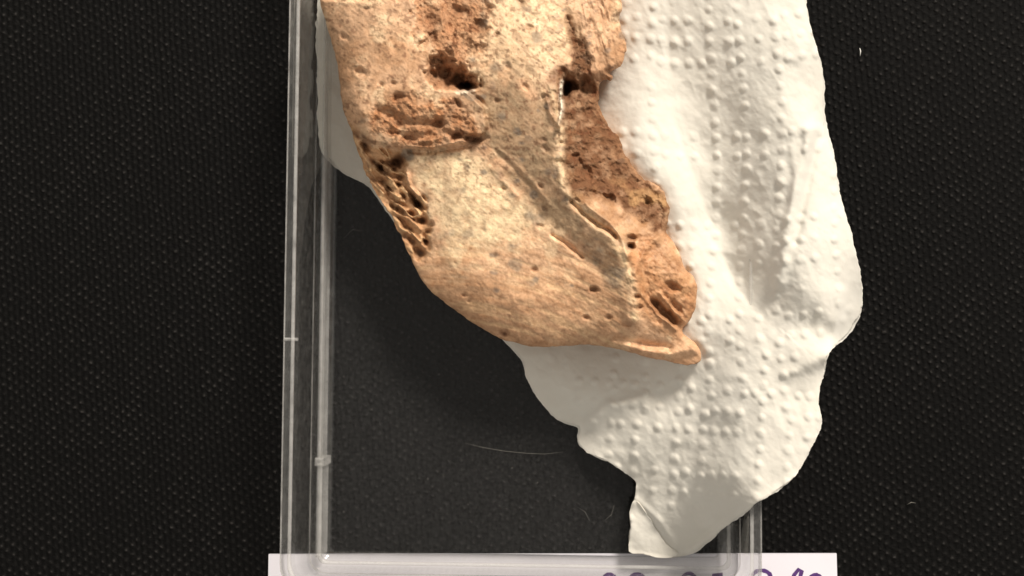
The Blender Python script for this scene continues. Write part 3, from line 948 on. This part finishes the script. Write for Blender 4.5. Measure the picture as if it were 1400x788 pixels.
    c = lay(c, lin(240, 200, 156), body*0.35*smooth(0.1, 0.7, -fb))
    c = lay(c, lin(190, 138, 98), fin*(0.75+0.3*n2))
    c = lay(c, lin(182, 126, 86), fin*0.6*smooth(0.0, 0.5, aniso(x, y, 50, 30, 9, 3, 98)))
    c = lay(c, lin(182, 126, 88), ledge*(0.8+0.5*n3)*0.95)
    c = lay(c, lin(236, 190, 144), spong*0.9)
    c = lay(c, lin(186, 132, 92), cell*0.7)
    c = lay(c, lin(164, 114, 82), rec*(0.7+0.4*n3))
    c = lay(c, lin(184, 134, 100), sed_u*(0.85+0.5*n3))
    c = lay(c, brn, np.clip(sed_r+sed_gap*0.9+sed_rim*0.7, 0, 1)*(1.0+0.4*n3))
    c = lay(c, lin(206, 160, 112), sed_r*smooth(0.15, 0.6, fbm(x, y, 30, 3, 94))*0.6*smooth(230, 280, y))
    c = lay(c, lin(176, 128, 90), 0.8*soft([(785, 272), (815, 262), (850, 285), (885, 305), (872, 338), (848, 328), (815, 302)], 6, 6)*(0.8+0.4*n3))  # browner tint holds down the brightness of this lamp-facing slope
    # exposed pale edges
    c = lay(c, wht, 0.6*np.exp(-(dcr/5.0)**2)*(0.7+0.5*n3))
    c = lay(c, lin(252, 240, 226), 0.95*np.exp(-(ds/2.6)**2)*smooth(175, 150, y))
    c = lay(c, lin(246, 232, 214), 0.8*np.exp(-(line_d(x, y, [(626, 127), (646, 124)])/3.0)**2))
    # loose dirt streaks and speckles
    c = lay(c, dbr, 0.55*smooth(0.42, 0.8, fbm(x, y, 7, 3, 95))*(0.45+0.55*smooth(260, 200, y)+0.4*rough))
    c = lay(c, lin(136, 102, 78), 0.45*smooth(0.30, 0.75, aniso(x, y, 35, 16, 6, 3, 96))*smooth(420, 200, y)*(1-sed))
    c = lay(c, dbr, np.clip(dark*0.9, 0, 1))  # carved pits coloured darker brown towards their centres
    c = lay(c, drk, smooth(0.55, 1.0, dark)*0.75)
    c = lay(c, lin(170, 122, 88), 0.6*np.exp(-(line_d(x, y, [(790, 472), (850, 482), (900, 492), (945, 498)])/5)**2))
    c = c*(1+0.13*n2+0.12*n3+0.05*fbm(x, y, 5, 2, 99))[:, None]
    # fine dark specks ground into the surface
    sp = fbm(x, y, 4.5, 2, 100)*0.7+0.3*n2
    c = lay(c, lin(112, 82, 58), 0.55*smooth(0.42, 0.75, sp)*(0.12+0.88*smooth(330, 220, y)))
    lum = (c @ np.array([0.3, 0.59, 0.11]))[:, None]
    c = np.clip((lum+(c-lum)*0.94)*np.array([0.87, 0.88, 0.82]), 0.004, 0.85)

    # ---- mesh: top + underside share the silhouette vertices
    n = len(x)
    vt = P(x, y, ztop*MM)
    # underside stands straight below the top in space
    vb = P(x, y, zbot*MM)
    ib = np.where(bnd, np.arange(n), n+np.cumsum(~bnd)-1)
    V = np.concatenate([vt, vb[~bnd]])
    C = np.concatenate([c, np.tile(lin(190, 142, 100), ((~bnd).sum(), 1))*(0.9+0.2*rng.random(((~bnd).sum(), 1)))])
    T = np.concatenate([t, ib[t][:, ::-1]])
    # vertex normals of the whole surface, so the parts meet without a seam
    fn = np.cross(V[T[:, 1]]-V[T[:, 0]], V[T[:, 2]]-V[T[:, 0]])
    vn = np.zeros_like(V)
    for k in range(3): np.add.at(vn, T[:, k], fn)
    vn /= np.linalg.norm(vn, axis=1)[:, None]+1e-20
    # orientation of the clipped grid: make the top face up
    flip = vn[:n][~bnd][:, 2].mean() < 0
    if flip:
        T = T[:, ::-1]; vn = -vn
    reg = np.zeros(len(V), int)
    reg[:n][(sed_r > 0.5) | (sed_gap > 0.5)] = 1
    reg[:n][(sed_u > 0.5)] = 2
    reg[:n][(spong > 0.5)] = 3
    reg[:n][(ledge > 0.5) & (reg[:n] == 0)] = 4
    fr = np.zeros(len(T), int)
    for k in (1, 2, 3, 4):
        fr[(reg[T] == k).sum(1) >= 2] = k
    root = empty('skull_bone', P(700, 250, 0.0053))
    off = np.array(root.location)
    names = [('cortical_surface', M_bone, None), ('sediment_fill', M_sed, 'reddish brown gritty sediment packed in the broken cavity'),
             ('sediment_patch', M_sed, 'brown crumbly patch around the dark upper pit'),
             ('spongy_edge', M_bone, 'broken edge showing open spongy bone cells'), ('eroded_ledge', M_sed, 'rough brown eroded ledge')]
    for k, (nm, mt, lb) in enumerate(names):
        tk = T[fr == k]
        us = np.unique(tk); rm = -np.ones(len(V), int); rm[us] = np.arange(len(us))
        o = mesh_obj(nm, V[us]-off, rm[tk], mt, root)
        me = o.data
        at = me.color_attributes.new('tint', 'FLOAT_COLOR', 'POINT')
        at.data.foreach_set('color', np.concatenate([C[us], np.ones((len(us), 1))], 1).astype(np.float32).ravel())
        me.normals_split_custom_set_from_vertices(vn[us].tolist())
        if lb: o['label'] = lb
    tag(root, 'broken tan skull bone fragment with brown sediment lying on the paper towel', 'bone')


build_bone()

# ------------------------------------------------------------------ lint and hair
def fibre(name, pts, r, mat, label, cat, group=None):
    pts = [Vector(p) for p in pts]
    v, f = [], []
    n = len(pts); k = 6
    for i, p in enumerate(pts):
        tdir = (pts[min(i+1, n-1)]-pts[max(i-1, 0)]).normalized()
        a = tdir.orthogonal().normalized(); b = tdir.cross(a)
        rr = r*(0.35 if i in (0, n-1) else 1.0)
        for j in range(k):
            an = 2*math.pi*j/k
            v.append(p+a*rr*math.cos(an)+b*rr*math.sin(an))
    for i in range(n-1):
        for j in range(k):
            f.append((i*k+j, i*k+(j+1) % k, (i+1)*k+(j+1) % k, (i+1)*k+j))
    f.append(tuple(reversed(range(k)))); f.append(tuple(range((n-1)*k, n*k)))
    o = Vector(pts[0])
    ob = mesh_obj(name, [tuple(x-o) for x in v], f, mat)
    ob.location = o
    tag(ob, label, cat, group)
    return ob


fibre('lint_fibre', [P(1175.5, 66, 0.0001), P(1176.5, 70, 0.0002), P(1176, 77, 0.0001)], 0.00011, M_lint,
      'short white lint fibre on black cloth beside upper paper towel', 'lint')
fibre('lint_fibre', [P(1240, 690, 0.0), P(1246, 687, 0.0001), P(1252, 688, 0.0)], 0.00006, M_hair,
      'faint grey lint fibre on black cloth beyond the card corner', 'lint')
zf = FLOOR_Z+0.00005
fibre('fine_hair', [P(a, b, zf) for a, b in [(636, 606), (660, 612), (690, 617), (720, 620), (745, 621), (770, 618)]], 0.000026, M_hair,
      'fine pale curved hair on the clear box floor', 'hair')
for i, (a, b) in enumerate([(600, 512), (522, 318), (545, 470), (508, 560), (470, 515), (640, 690), (585, 655), (735, 660), (700, 640), (470, 700)]):
    pt = P(a, b, FLOOR_Z+0.00008)
    dx = Vector((random.uniform(-1, 1), random.uniform(-1, 1), 0)).normalized()*0.00010
    fibre('dust_speck', [Vector(pt)-dx, Vector(pt), Vector(pt)+dx], random.uniform(0.00005, 0.00009), M_hair,
          'tiny pale dust speck on the clear box floor', 'dust', 'dust specks on the clear box floor')
for pts in ([(840, 690), (836, 704), (826, 712)], [(790, 694), (800, 700), (806, 712)], [(470, 326), (482, 314), (496, 316)]):
    fibre('lint_fibre', [P(a, b, FLOOR_Z+0.00005) for a, b in pts], 0.00003, M_hair,
          'faint thin bent lint fibre on the clear box floor', 'lint', 'lint fibres on the clear box floor')
